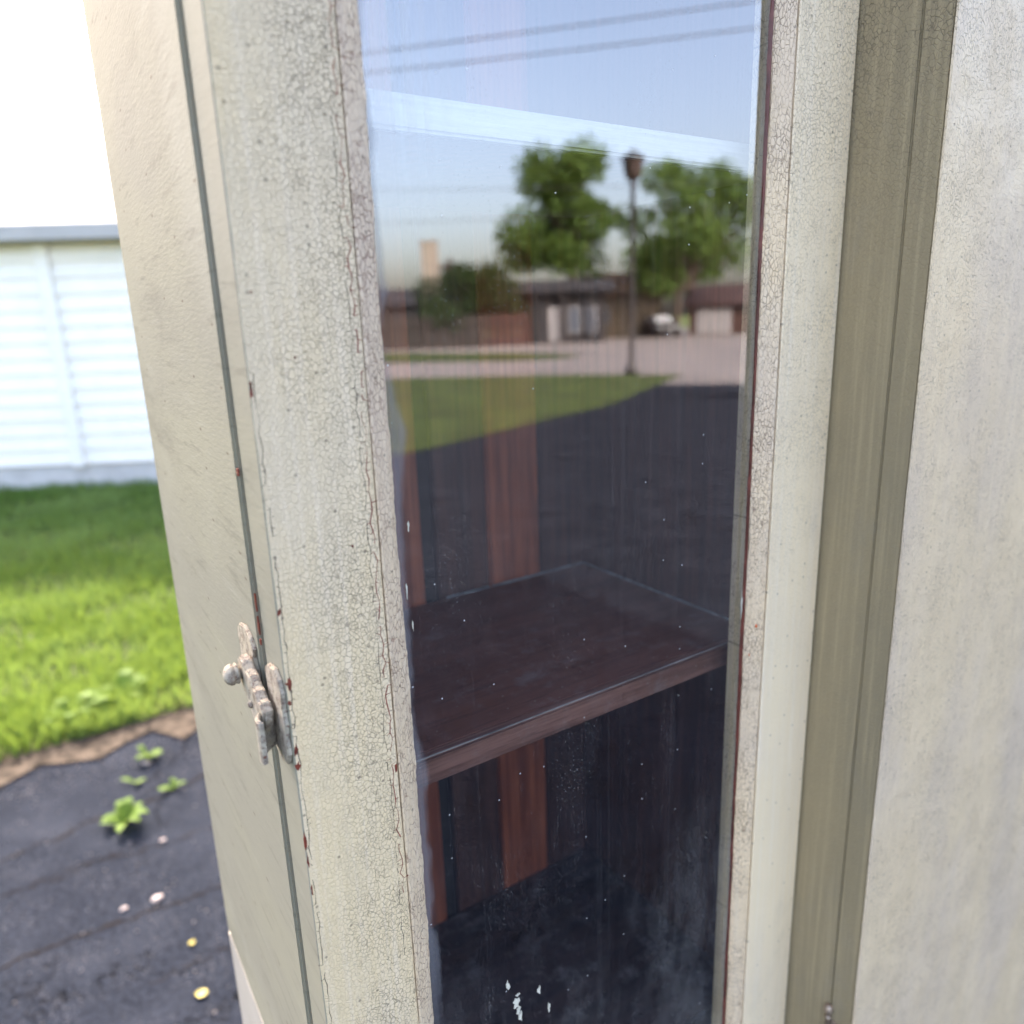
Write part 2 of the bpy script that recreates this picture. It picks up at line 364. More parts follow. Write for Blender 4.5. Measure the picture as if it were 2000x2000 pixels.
# door: stiles, mouldings, pane
door = empty('door', (0, 0, 0)); door.parent = cab; door.location = (0, 0, 0)
sL = build('stile', long_bar([(.0795, .0006, 0, 0), (.0800, .0000, .6, .1), (.1308, .0000, 0, 0), (.1316, .0007, .3, 0), (.1316, .030, 0, 0), (.0795, .030, 0, 0)], ZB, ZT, 420, .0004), P_stile, door, label='left door stile with fine dark crackle')
sL.data.materials.append(P_side)
for p_ in sL.data.polygons:
    if p_.normal.x < -.6: p_.material_index = 1
sR = build('stile', long_bar([(.4264, .0007, .5, 0), (.4272, .0000, 0, 0), (.4849, .0000, 0, 0), (.4856, .0006, .5, .1), (.4856, .030, 0, 0), (.4264, .030, 0, 0)], ZB, ZT, 420, .00035), P_right, door, label='bright right door stile')
build('rail', nb(.1320, .4260, 0, .030, Z(.50), ZT, .0008), P_stile, door)
build('rail', nb(.1320, .4260, 0, .030, ZB, Z(-.62), .0008), P_stile, door)
build('moulding', long_bar([(.1322, .0008, .2, 0), (.1332, .0002, .3, .1), (.1405, .0046, .4, .3), (.1438, .0072, .5, 0), (.1449, .0084, 1.6, 0), (.1449, .0092, 1.2, 0), (.1322, .022, 0, 0)], Z(-.62), Z(.50), 520, .0005), P_mouldL, door, label='left glazing moulding with red cracks', smooth=False)
build('moulding', long_bar([(.4123, .0088, 1.6, 0), (.4130, .0072, 1.0, 0), (.4160, .0044, .4, .3), (.4215, .0014, .3, .3), (.4240, .0003, .4, .1), (.4250, .0010, 1.0, 0), (.4250, .022, 0, 0), (.4123, .022, 0, 0)], Z(-.62), Z(.50), 520, .0006), P_mould, door, label='right glazing moulding with cream crackle')
pane = build('glass_pane', nb(.1405, .4165, .0093, .0118, Z(-.62), Z(.50)), M_glass, door, label='tall dusty glass pane mirroring the street')
pane.data.materials.append(clear_material())
for p_ in pane.data.polygons: p_.material_index = 0 if p_.normal.y < -.5 else 1
build('glazing_seam', long_bar([(.4103, .0092, 1.1, 0), (.4108, .0083, .9, 0), (.4123, .0080, 0, 0), (.4126, .0092, 0, 0)], Z(-.62), Z(.50), 420, .0006), M_putty, door, label='dark red seam beside the glass')

# carcass
build('side_panel', nb(.078, .097, .0365, .310, Z(-.538), Z(.75), .0012), P_side, cab, label='left side with brushed beige paint')
build('lower_side_panel', nb(.0777, .097, .0365, .3103, .10, Z(-.5395), .0015), P_base, cab, label='pale grey lower side')
build('front_rail', nb(.0800, .4850, .0315, .0360, .10, Z(-.60)), M_black, cab)
build('door_gap', nb(.0812, .0965, .0300, .0365, Z(-.66), Z(.7)), M_black, cab)
build('inner_side_panel', nb(.4640, .4840, .0330, .300, Z(-.66), Z(.75)), W_dark, cab)
build('inner_left_lining', nb(.0972, .1000, .0330, .259, Z(-.62), Z(.75)), W_mid, cab)
build('cabinet_floor', nb(.1002, .4638, .0340, .2588, Z(-.625), Z(-.599), .001), wood('dusty_floor_wood', (.030, .018, .016), (.070, .036, .030), (.6, 12, 12), 8, .5, .7), cab)
build('cabinet_roof', nb(.078, .485, .030, .31, Z(.755), Z(.775)), P_side, cab)
bx = [(.1002, .1560, W_mid), (.1572, .2180, W_dark), (.2192, .2790, W_red), (.2934, .3480, W_dark), (.3496, .4085, W_red), (.4100, .4638, W_dark)]
for x0, x1, m in bx:
    build('back_board', nb(x0, x1, .2592, .2710, Z(-.62), Z(.75), .0012), m, cab)
build('back_board', nb(.2796, .2928, .2640, .2710, Z(-.62), Z(.75), .001), M_black, cab, label='recessed dark batten')
build('bead', lathe(bmesh.new(), [(.0020, Z(-.598)), (.0020, Z(.74))], (.3488, .2590, 0), 'z', 10), W_red, cab, smooth=True)
build('back_panel', nb(.0975, .4638, .2712, .2780, Z(-.64), Z(.75)), W_dark, cab)
for zt, th, me_ in ((-.2491, .0183, W_edge), (.1077, .0162, W_pale)):
    s = build('shelf', nb(.1002, .4638, .0420, .2588, Z(zt-th), Z(zt), .0008), W_shelf if zt < 0 else W_mid, cab)
    build('shelf_edge', nb(.1002, .4638, .0340, .0419, Z(zt-th-.0002), Z(zt+.0002), .0016), me_, s)
s1 = [o for o in cab.children if o.name.startswith('shelf') and not o.name.startswith('shelf_')][0]
W_catch = plain('catch_light_line', (.22, .235, .245), .9, .5, 60)  # pale blue-grey standing in for light caught along the shelf edges
build('worn_edge_highlight', nb(.1004, .4636, .0336, .0350, Z(-.2491+.0004), Z(-.2491+.0012), .0003), plain('pale_worn_highlight', (.30, .25, .23), .6, .6, 55, stretch=(.3, 1, 1)), s1)  # worn front edge with its bevel highlight put into a paler strip
build('edge_catch_light', nb(.3000, .4600, .2572, .2590, Z(-.2490), Z(-.2474)), W_catch, s1); build('edge_catch_light', nb(.4620, .4637, .0450, .2590, Z(-.2490), Z(-.2474)), W_catch, s1)  # thin strips added to draw the catch light at back and right
# plinth and feet under the door so that the cabinet stands on the ground
build('plinth', nb(.0785, .4850, .040, .305, .012, .098, .003), P_side, cab)

# right-hand section that stands forward of the glass door; unseen width stretched to shadow the mirrored asphalt
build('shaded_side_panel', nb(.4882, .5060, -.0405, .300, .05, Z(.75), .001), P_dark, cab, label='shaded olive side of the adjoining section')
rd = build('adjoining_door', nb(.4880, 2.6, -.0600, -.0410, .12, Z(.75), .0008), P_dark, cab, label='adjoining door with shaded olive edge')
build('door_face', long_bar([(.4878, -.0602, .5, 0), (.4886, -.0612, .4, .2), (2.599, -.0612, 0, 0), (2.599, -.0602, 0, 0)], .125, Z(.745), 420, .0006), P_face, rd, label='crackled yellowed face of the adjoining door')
build('adjoining_side_panel', nb(2.582, 2.6, -.0400, .300, .05, Z(.75), .001), P_side, cab)
build('adjoining_top', nb(.5062, 2.5818, -.038, .300, Z(.73), Z(.749)), P_side, cab)
M_brass = plain('aged_brass', (.36, .27, .20), .38, .35, 300, .5, .1, .35)
hg = build('hinge', lathe(bmesh.new(), [(.0022, -.060), (.0022, -.0110), (.0030, -.0105), (.0030, -.0090), (.0016, -.0085), (.0016, -.0068), (.0030, -.0056), (.0038, -.0030), (.0038, -.0010), (.0030, .0014), (.0012, .0026)], (.4858, -.0402, Z(-.574)), 'z', 20), M_brass, cab, smooth=True, label='ball-tipped brass hinge pin')
build('hinge_leaf', nb(.4874, .4883, -.0585, -.0420, Z(-.634), Z(-.586)), M_brass, hg)

# latch
def brass_material():
    g = G('painted_over_brass')
    col = g.mix(g.ramp(g.noise(260, 5, .7), .35, .62), (.20, .155, .115), (.42, .365, .29))
    col = g.mix(g.ramp(g.noise(420, 4, .7, g.vec(loc=(3, 2, 1))), .56, .68), col, (.12, .07, .05))
    col = g.mix(g.ramp(g.noise(150, 4, .7, g.vec(loc=(1, 4, 2))), .46, .56), col, (.46, .40, .30))
    col = g.mix(g.ramp(g.noise(330, 5, .75, g.vec(loc=(6, 4, 2))), .60, .66), col, (.16, .045, .03))
    return g.done(g.bsdf(col, .55, .35, g.bump(g.math('ADD', g.noise(700, 4, .7), g.noise(220, 3)), .9, .0012), .05))
M_latch = brass_material()
lt = empty('latch', (.076, .03, Z(-.17))); lt.parent = cab; lt.location = (.076-OX, .03-OY, Z(-.17))
zz = lambda pts, z=-.17: [(y, Z(q)) for y, q in pts]
build('latch_plate', prism(bmesh.new(), zz([(.066, -.1500), (.070, -.1530), (.072, -.1580), (.070, -.1650), (.072, -.1740), (.069, -.1815), (.060, -.1850), (.046, -.1850), (.0405, -.1800), (.040, -.1700), (.042, -.1610), (.0405, -.1560), (.046, -.1510), (.055, -.1480)]), 'x', .0780, .0758, .0005), M_latch, lt)
build('knob', lathe(bmesh.new(), [(.0030, 0), (.0030, -.0012), (.0050, -.0016), (.0056, -.0024), (.0050, -.0032), (.0049, -.0037), (.0055, -.0044), (.0055, -.0056), (.0046, -.0074), (.0026, -.0086), (.0008, -.0090)], (.0702, .0470, Z(-.1690)), 'x', 22), M_latch, lt, smooth=True)
build('lever', prism(bmesh.new(), zz([(.052, -.1625), (.0535, -.1690), (.051, -.1760), (.045, -.1790), (.0405, -.1815), (.0350, -.1860), (.0300, -.1900), (.0225, -.1915), (.0165, -.1895), (.0130, -.1855), (.0105, -.1810), (.0098, -.1755), (.0140, -.1720), (.0175, -.1722), (.0215, -.1690), (.0260, -.1688), (.0310, -.1652), (.0370, -.1640), (.0415, -.1608), (.0475, -.1600)]), 'x', .0752, .0700, .0010, 2), M_latch, lt)
build('rivet', lathe(bmesh.new(), [(.0020, 0), (.0020, -.0012), (.0014, -.0020), (.0004, -.0024)], (.0702, .0310, Z(-.1800)), 'x', 14), M_latch, lt, smooth=True)
cp = build('catch_plate', prism(bmesh.new(), zz([(.0250, -.1590), (.0190, -.1555), (.0090, -.1545), (.0035, -.1580), (.0005, -.1640), (.0015, -.1720), (.0003, -.1800), (.0015, -.1880), (.0004, -.1960), (.0040, -.2025), (.0120, -.2050), (.0205, -.2030), (.0255, -.1975), (.0245, -.1880), (.0260, -.1790), (.0245, -.1690)]), 'x', .0794, .0770, .0005), M_latch, lt)
hk = bmesh.new(); n_ = 9
prof = [(.0768-.0110*math.sin(math.pi*i/(n_-1)*.62), .0215-.0165*i/(n_-1)) for i in range(n_)]
inner = [(x+.0022, y) for x, y in prof[::-1]]
prism(hk, prof+inner, 'z', Z(-.2000), Z(-.1770), .0008)
build('hook', hk, M_latch, lt, smooth=False)

# bare chips, cracks and paint flecks
def blob(bm, cx, cz, rx, rz, y0, y1, n=11, axis='y', c=None):
    pts = []
    for i in range(n):
        a = 2*math.pi*i/n; k = random.uniform(.4, 1.3)
        pts.append((cx+rx*k*math.cos(a), cz+rz*k*math.sin(a)))
    return prism(bm, pts, axis, y0, y1)
for x, z, rx, rz in [(.0802, -.0246, .0007, .004), (.0803, -.022, .0006, .0015), (.0808, -.1241, .0012, .0022), (.0812, -.1601, .0016, .0032), (.0803, -.169, .0009, .0015), (.0808, -.194, .0010, .0036), (.0810, -.2026, .0014, .0022), (.0800, -.2448, .0007, .006), (.0802, -.2555, .0006, .0045), (.0803, -.273, .0006, .003), (.1304, -.2239, .0007, .003), (.1000, -.012, .0006, .0006), (.1180, -.1000, .0007, .0009), (.0850, .015, .0005, .0007)]:
    build('paint_chip', blob(bmesh.new(), x, Z(z), rx, rz, .0004, -.00012), M_redpaint, sL)
for y, z, ry, rz in [(.033, -.0640, .0022, .0028), (.031, -.128, .0012, .0050), (.031, -.140, .0012, .0042), (.0315, -.149, .001, .0020)]:
    build('paint_chip', blob(bmesh.new(), y, Z(z), ry, rz, .0785, .0777, axis='x'), M_redpaint, cab)
M_orange = plain('orange_fleck', (.75, .13, .03), .5, .1, 50)
mR = [o for o in door.children if o.name.startswith('moulding')][1]
build('orange_speck', blob(bmesh.new(), .4190, Z(-.2215), .0011, .0012, .004, .0022), M_orange, mR)
build('orange_speck', blob(bmesh.new(), .4158, Z(-.2440), .0007, .0018, .006, .0046), M_orange, mR)
M_fleck = plain('cream_fleck', (.62, .58, .47), .6, .15, 200)
for x, z, rx, rz in [(.1979, -.4149, .0019, .0036), (.2222, -.4337, .0013, .0042), (.2040, -.4322, .0024, .0048), (.2054, -.4268, .0016, .0008), (.2070, -.4457, .0018, .0060), (.2058, -.4390, .0022, .0030), (.2301, -.4529, .0010, .0040), (.1480, -.132, .0005, .004), (.1500, -.152, .0004, .003), (.4098, -.205, .0007, .010), (.1515, -.098, .0005, .003)]:
    build('paint_fleck', blob(bmesh.new(), x, Z(z), rx, rz, .0095, .0090, 13), M_fleck, pane)
def crack_line(x, y, z0, z1, wob, wd, branch, blen):
    bm = bmesh.new()
    def seg(a, b, wa, wb):
        a = Vector((a[0], y, a[1])); b = Vector((b[0], y, b[1])); d = (b-a).normalized(); s_ = Vector((d.z, 0, -d.x))
        q = [a+s_*wa, b+s_*wb, b-s_*wb, a-s_*wa]
        A = [bm.verts.new(v_) for v_ in q]; B = [bm.verts.new(v_+Vector((0, .0006, 0))) for v_ in q]
        bm.faces.new(A[::-1]); bm.faces.new(B)
        for i in range(4): bm.faces.new((A[i], A[(i+1) % 4], B[(i+1) % 4], B[i]))
    z = z0; px = x; w0 = wd
    while z < z1:
        st = random.uniform(.0025, .006); nx = x+random.uniform(-1, 1)*wob; w1 = wd*random.uniform(.2, 1.3)
        if random.random() < .86: seg((px, z), (nx, z+st), w0, w1)
        if random.random() < branch:
            s_ = random.choice((-1, 1)); seg((nx, z+st), (nx+s_*blen*random.uniform(.4, 1), z+st+random.uniform(-.0012, .0012)), w1*.8, .00005)
        px, w0 = nx, w1; z += st
    return bm
M_ckred = plain('red_crack', (.22, .045, .03), .8, .3, 200)
M_ckdark = plain('dark_crack', (.06, .04, .032), .9, .3, 200)
build('paint_crack', crack_line(.1288, -.00008, Z(-.30), Z(.30), .0012, .00022, .75, .0032), M_ckred, sL, label='long red crack beside the glass', kind='stuff')
build('paint_crack', crack_line(.1262, -.00008, Z(-.34), Z(.12), .0009, .00012, .6, .0022), M_ckdark, sL, kind='stuff')
build('paint_crack', crack_line(.0818, -.00008, Z(-.46), Z(-.02), .0006, .00016, .5, .0022), M_ckdark, sL, kind='stuff')

# ------------------------------------------------------------------ behind the cabinet: white house, lawn blades, weeds, stones
M_white = plain('white_siding', (.95, .92, .86), .55, .03, 3)
M_found = plain('foundation', (.55, .54, .52), .9, .1, 5)
wh = empty('white_house', (.8, 7.75, 0), label='white clapboard house wall behind the lawn at left', cat='house')
def wall_pt(s, d, z):   # s along the wall, d outwards
    t = Vector((math.cos(R(-30)), math.sin(R(-30)), 0)); nrm = Vector((t.y, -t.x, 0))
    return Vector((.8, 7.75, 0))+t*s+nrm*d+Vector((0, 0, z))
def wbox(s0, s1, d0, d1, z0, z1):
    bm = bmesh.new(); v = [bm.verts.new(wall_pt(s, d, z)) for s in (s0, s1) for d in (d0, d1) for z in (z0, z1)]
    for f in ((0, 1, 3, 2), (4, 6, 7, 5), (0, 4, 5, 1), (2, 3, 7, 6), (0, 2, 6, 4), (1, 5, 7, 3)): bm.faces.new([v[i] for i in f])
    return bm
build('wall', wbox(-9, 9, -.3, -.03, 0, 2.4), M_white, wh)
build('foundation', wbox(-9, 9, -.03, .0, -.05, .22), M_found, wh)
for i in range(14):
    z = .24+i*.145
    bm = bmesh.new(); a = [(-.03, z), (.022, z), (-.004, z+.15), (-.03, z+.15)]
    A = [bm.verts.new(wall_pt(-9, d, q)) for d, q in a]; B = [bm.verts.new(wall_pt(9, d, q)) for d, q in a]
    bm.faces.new(A[::-1]); bm.faces.new(B)
    for k in range(4): bm.faces.new((A[k], A[(k+1) % 4], B[(k+1) % 4], B[k]))
    build('siding_board', bm, M_white, wh)
build('corner_board', wbox(-.55, -.43, 0.024, .05, .22, 2.27), M_white, wh)
bm = bmesh.new(); A = [bm.verts.new(wall_pt(-9.3, d, q)) for d, q in ((.25, 2.29), (.25, 2.42), (-4, 4.0), (-4, 2.29))]; B = [bm.verts.new(wall_pt(9.3, d, q)) for d, q in ((.25, 2.29), (.25, 2.42), (-4, 4.0), (-4, 2.29))]
bm.faces.new(A[::-1]); bm.faces.new(B)
for k in range(4): bm.faces.new((A[k], A[(k+1) % 4], B[(k+1) % 4], B[k]))
build('roof', bm, plain('pale_shingle', (.45, .44, .43), .9, .1, 2), wh)
def leaf_material(name, a, b, tl=.35):
    g = G(name)
    col = g.mix(g.ramp(g.noise(1.1, 3), .3, .7), a, b)
    d = g.bsdf(col, .65, .10); t_ = g.n('ShaderNodeBsdfTranslucent'); g.put(t_.inputs[0], g.mix(.5, col, (.30, .40, .03)))
    m = g.n('ShaderNodeMixShader'); m.inputs[0].default_value = tl; g.t.links.new(d.outputs[0], m.inputs[1]); g.t.links.new(t_.outputs[0], m.inputs[2])
    return g.done(m)
M_blade = leaf_material('grass_blade', (.095, .180, .042), (.190, .285, .090), .25)
def grass(name, region, n, h0, h1, clump):
    vs_, fs = [], []
    for _ in range(n):
        x, y = region()
        if math.sin(x*7+2*math.sin(y*5))+math.sin(y*9) < clump and random.random() < .6: continue
        hgt = random.uniform(h0, h1); a = random.uniform(0, 6.28); wd = random.uniform(.003, .006); ln = random.uniform(0, .6)*hgt; b = random.uniform(0, 6.28)
        dx, dy = math.cos(a)*wd, math.sin(a)*wd; i = len(vs_)
        vs_ += [(x-dx, y-dy, 0), (x+dx, y+dy, 0), (x+math.cos(b)*ln*.4+dx*.6, y+math.sin(b)*ln*.4+dy*.6, hgt*.6), (x+math.cos(b)*ln, y+math.sin(b)*ln, hgt)]
        fs += [(i, i+1, i+2), (i, i+2, i+3)]
    me = bpy.data.meshes.new(name); me.from_pydata(vs_, [], fs); me.materials.append(M_blade)
    o = bpy.data.objects.new(name, me); CO.objects.link(o); return o
def reg():
    y = 2.62+5.8*random.random()**1.4; return random.uniform(-1.0-.12*y, .35+.17*y), y
tag(grass('grass', reg, 60000, .035, .10, -.3), label='bright green lawn grass behind the cabinet', cat='grass', kind='stuff')
M_crk = plain('crack_soil', (.010, .009, .009), .95, .3, 60, .05)
lot = bpy.data.objects['parking_lot']
for yc, x0, x1, wd, sl_ in ((1.56, -.9, .9, .006, .03), (1.80, -.2, .8, .004, -.10), (2.06, -.7, .7, .008, .10), (1.93, -.8, .1, .004, -.06), (1.36, .02, .8, .003, .08)):
    bm = bmesh.new(); prev = None; x = x0; yy = yc-sl_*.5
    while x < x1:
        yy += sl_*.014/(x1-x0)+random.uniform(-.011, .011); k = wd*random.uniform(.1, 1.1)
        cur = (bm.verts.new((x, yy-k, .0012)), bm.verts.new((x, yy+k, .0012)))
        if prev: bm.faces.new((prev[0], cur[0], cur[1], prev[1]))
        prev = cur; x += random.uniform(.006, .022)
    build('crack', bm, M_crk, lot)
M_grit = plain('grit', (.20, .18, .165), .9, .5, 30)
vs_, fs = [], []
for _ in range(1500):
    x = random.uniform(-.8, .9); y = 2.42+random.gauss(0, .10) if random.random() < .75 else random.uniform(1.1, 2.5)
    r_ = random.uniform(.0015, .0055); i = len(vs_)
    vs_ += [(x+r_*random.uniform(.6, 1.2)*math.cos(a), y+r_*random.uniform(.6, 1.2)*math.sin(a), .001) for a in (0, 1.6, 3.1, 4.7)]+[(x, y, r_*random.uniform(.7, 1.3)+.001)]
    fs += [(i, i+1, i+4), (i+1, i+2, i+4), (i+2, i+3, i+4), (i+3, i, i+4)]
me = bpy.data.meshes.new('gravel'); me.from_pydata(vs_, [], fs); me.materials.append(M_grit)
gv = bpy.data.objects.new('gravel', me); CO.objects.link(gv); tag(gv, label='loose grit scattered where the asphalt meets the dirt', cat='gravel', kind='stuff')
M_weed = leaf_material('weed_leaf', (.075, .15, .02), (.14, .22, .045))
def weed(loc, n, ln, label):
    t = empty('weed', loc, label=label, cat='weed', group='weeds in the asphalt')
    for i in range(n):
        a = random.uniform(0, 6.28); l_ = ln*random.uniform(.6, 1.1); up = random.uniform(.25, .7); wd = l_*.2
        bm = bmesh.new(); d = Vector((math.cos(a), math.sin(a), 0)); s_ = Vector((-d.y, d.x, 0)); P0 = Vector(loc)
        pts = []
        for k, (tt, ww, zz_) in enumerate(((0, .15, 0), (.3, .8, .5), (.6, 1, .85), (.85, .6, .9), (1, .05, .75))):
            c = P0+d*l_*tt+Vector((0, 0, l_*up*zz_+.004)); pts.append((bm.verts.new(c-s_*wd*ww), bm.verts.new(c+Vector((0, 0, -.1*wd))), bm.verts.new(c+s_*wd*ww)))
        for k in range(4):
            for q in (0, 1): bm.faces.new((pts[k][q], pts[k][q+1], pts[k+1][q+1], pts[k+1][q]))
        build('leaf', bm, M_weed, t)
weed((.045, 1.98, 0), 14, .075, 'leafy green weed sprouting from the asphalt crack at the left edge')
weed((.20, 2.08, 0), 8, .045, 'small weed sprig along the crack beside the cabinet')
weed((.16, 2.34, 0), 10, .055, 'green weed tuft on the asphalt just before the dirt strip')
weed((.10, 2.20, 0), 4, .045, 'lone small leaf sprig between the two larger asphalt weeds')
weed((.12, 2.85, 0), 22, .14, 'large leafy green weed at the edge of the lawn')
weed((-.05, 2.80, 0), 18, .12, 'broad leafy weed clump on the lawn edge, left of the other')
M_stone = plain('pale_stone', (.36, .31, .29), .8, .25, 90)
M_leaf = plain('yellow_leaf', (.42, .37, .11), .6, .3, 60)
def stone(loc, r_, label):
    bm = bmesh.new(); bmesh.ops.create_icosphere(bm, subdivisions=2, radius=r_)
    for v in bm.verts: v.co = Vector((v.co.x*1.35, v.co.y, v.co.z*.6))*random.uniform(.85, 1.12)+Vector(loc)+Vector((0, 0, r_*.45))
    build('pebble', bm, M_stone, None, True, label=label, cat='pebble', group='pebbles on the asphalt')
stone((.078, 1.585, 0), .011, 'pale pinkish pebble by the long asphalt crack')
stone((.15, 2.30, 0), .011, 'tan pebble beside the weed tuft near the dirt')
stone((.0, 1.60, 0), .007, 'tiny white pebble at the left end of the crack')
stone((.13, 1.83, 0), .006, 'small brownish pebble midway along the asphalt')
def fallen(loc, l_, a, label):
    bm = bmesh.new(); d = Vector((math.cos(a), math.sin(a), 0)); s_ = Vector((-d.y, d.x, 0)); rows = []
    for tt, ww in ((-.5, .02), (-.3, .3), (0, .42), (.25, .32), (.5, .02)):
        c = Vector(loc)+d*l_*tt+Vector((0, 0, .003+.004*abs(tt))); rows.append([bm.verts.new(c-s_*l_*ww+Vector((0, 0, .004))), bm.verts.new(c), bm.verts.new(c+s_*l_*ww+Vector((0, 0, .003)))])
    for k in range(4):
        for q in (0, 1): bm.faces.new((rows[k][q], rows[k][q+1], rows[k+1][q+1], rows[k+1][q]))
    build('fallen_leaf', bm, M_leaf, None, label=label, cat='leaf', group='fallen leaves on the asphalt')
fallen((.125, 1.375, .0), .017, .4, 'small round yellow leaf lying on the dark asphalt')
fallen((.115, 1.21, .0), .028, -.5, 'pale yellow leaf nearest the bottom of the picture')

# ------------------------------------------------------------------ what the glass mirrors
M_bark = plain('bark', (.055, .042, .033), .9, .3, 6)
M_leafA = leaf_material('tree_leaf', (.058, .112, .034), (.110, .180, .050), .42)
M_leafB = leaf_material('dark_leaf', (.012, .028, .011), (.028, .052, .018), .2)
def tree(name, base, h_trunk, blobs, n, size, mat, label, cat='tree'):
    t = empty(name, base, label=label, cat=cat)
    bm = bmesh.new(); b = Vector(base)
    top = b+Vector((random.uniform(-.2, .2), .1, h_trunk))
    tube(bm, [b, b+Vector((.05, 0, h_trunk*.4)), top], [h_trunk*.085, h_trunk*.065, h_trunk*.045], 8)
    for c, r_ in blobs:
        c = Vector(c); mid = (top+c)/2+Vector((0, 0, -.3))
        tube(bm, [top-Vector((0, 0, h_trunk*.15)), mid, c], [h_trunk*.035, h_trunk*.022, .03], 6)
    build('trunk', bm, M_bark, t)
    vs_, fs = [], []
    tot = sum(r_**2 for _, r_ in blobs)
    for c, r_ in blobs:
        for _ in range(int(n*r_*r_/tot)):
            d = Vector((random.gauss(0, 1), random.gauss(0, 1), random.gauss(0, 1))).normalized()
            k = random.random()**.42
            if math.sin(d.x*5+c[0])+math.sin(d.y*6+c[1])+math.sin(d.z*5+c[2]) < -1.0: continue
            p = Vector(c)+Vector((d.x*r_, d.y*r_, d.z*r_*.82))*k*random.uniform(.8, 1.12)
            u = Vector((random.gauss(0, 1), random.gauss(0, 1), random.gauss(0, .6))).normalized(); v = u.orthogonal().normalized(); s_ = size*random.uniform(.6, 1.2)
            i = len(vs_); vs_ += [tuple(p-u*s_-b), tuple(p+v*s_*.45-b), tuple(p+u*s_-b), tuple(p-v*s_*.45-b)]; fs.append((i, i+1, i+2, i+3))
    me = bpy.data.meshes.new('crown'); me.from_pydata(vs_, [], fs); me.materials.append(mat)
    o = bpy.data.objects.new('crown', me); CO.objects.link(o); o.parent = t
    return t
def cluster(c, rad, zr, k, r0, r1):
    out = []
    for _ in range(k):
        a = random.uniform(0, 6.28); q = math.sqrt(random.random())*.72
        zz_ = random.uniform(-1, 1)*.72; f = math.sqrt(max(.1, 1-zz_*zz_))
        out.append(((c[0]+math.cos(a)*q*rad*f, c[1]+math.sin(a)*q*rad*f, c[2]+zz_*zr), random.uniform(r0, r1)))
    return out
tree('broadleaf_tree', (39.4, -38.1, 0), 3.4, cluster((40.1, -37.4, 7.2), 6.1, 4.7, 40, 1.1, 1.75), 11500, .25, M_leafA, 'leafy green tree mirrored in the glass right of the lamp post')
tree('broadleaf_tree', (34.6, -43.8, 0), 5.5, cluster((33.7, -44.4, 8.7), 5.5, 4.8, 38, 1.2, 1.9), 12500, .26, M_leafA, 'leafy green tree mirrored in the glass left of the lamp post')
tree('dark_shrub', (24.2, -40.6, 0), 2.0, cluster((24.0, -40.9, 3.0), 4.6, 2.1, 28, 1.0, 1.6), 12000, .17, M_leafB, 'dense dark green shrub mirrored at the left of the glass', 'shrub')
tree('far_tree', (27.4, -47.5, 0), 2.4, cluster((27.2, -47.5, 3.9), 2.4, 1.6, 8, .8, 1.2), 2500, .2, M_bark, 'thin greyish treetop mirrored behind the dark shrub')
tree('far_tree', (19.2, -45.5, 0), 2.0, cluster((19.2, -45.5, 3.0), 1.6, 1.3, 6, .7, 1.0), 1800, .2, M_bark, 'greyish treetop mirrored at the far left of the glass')

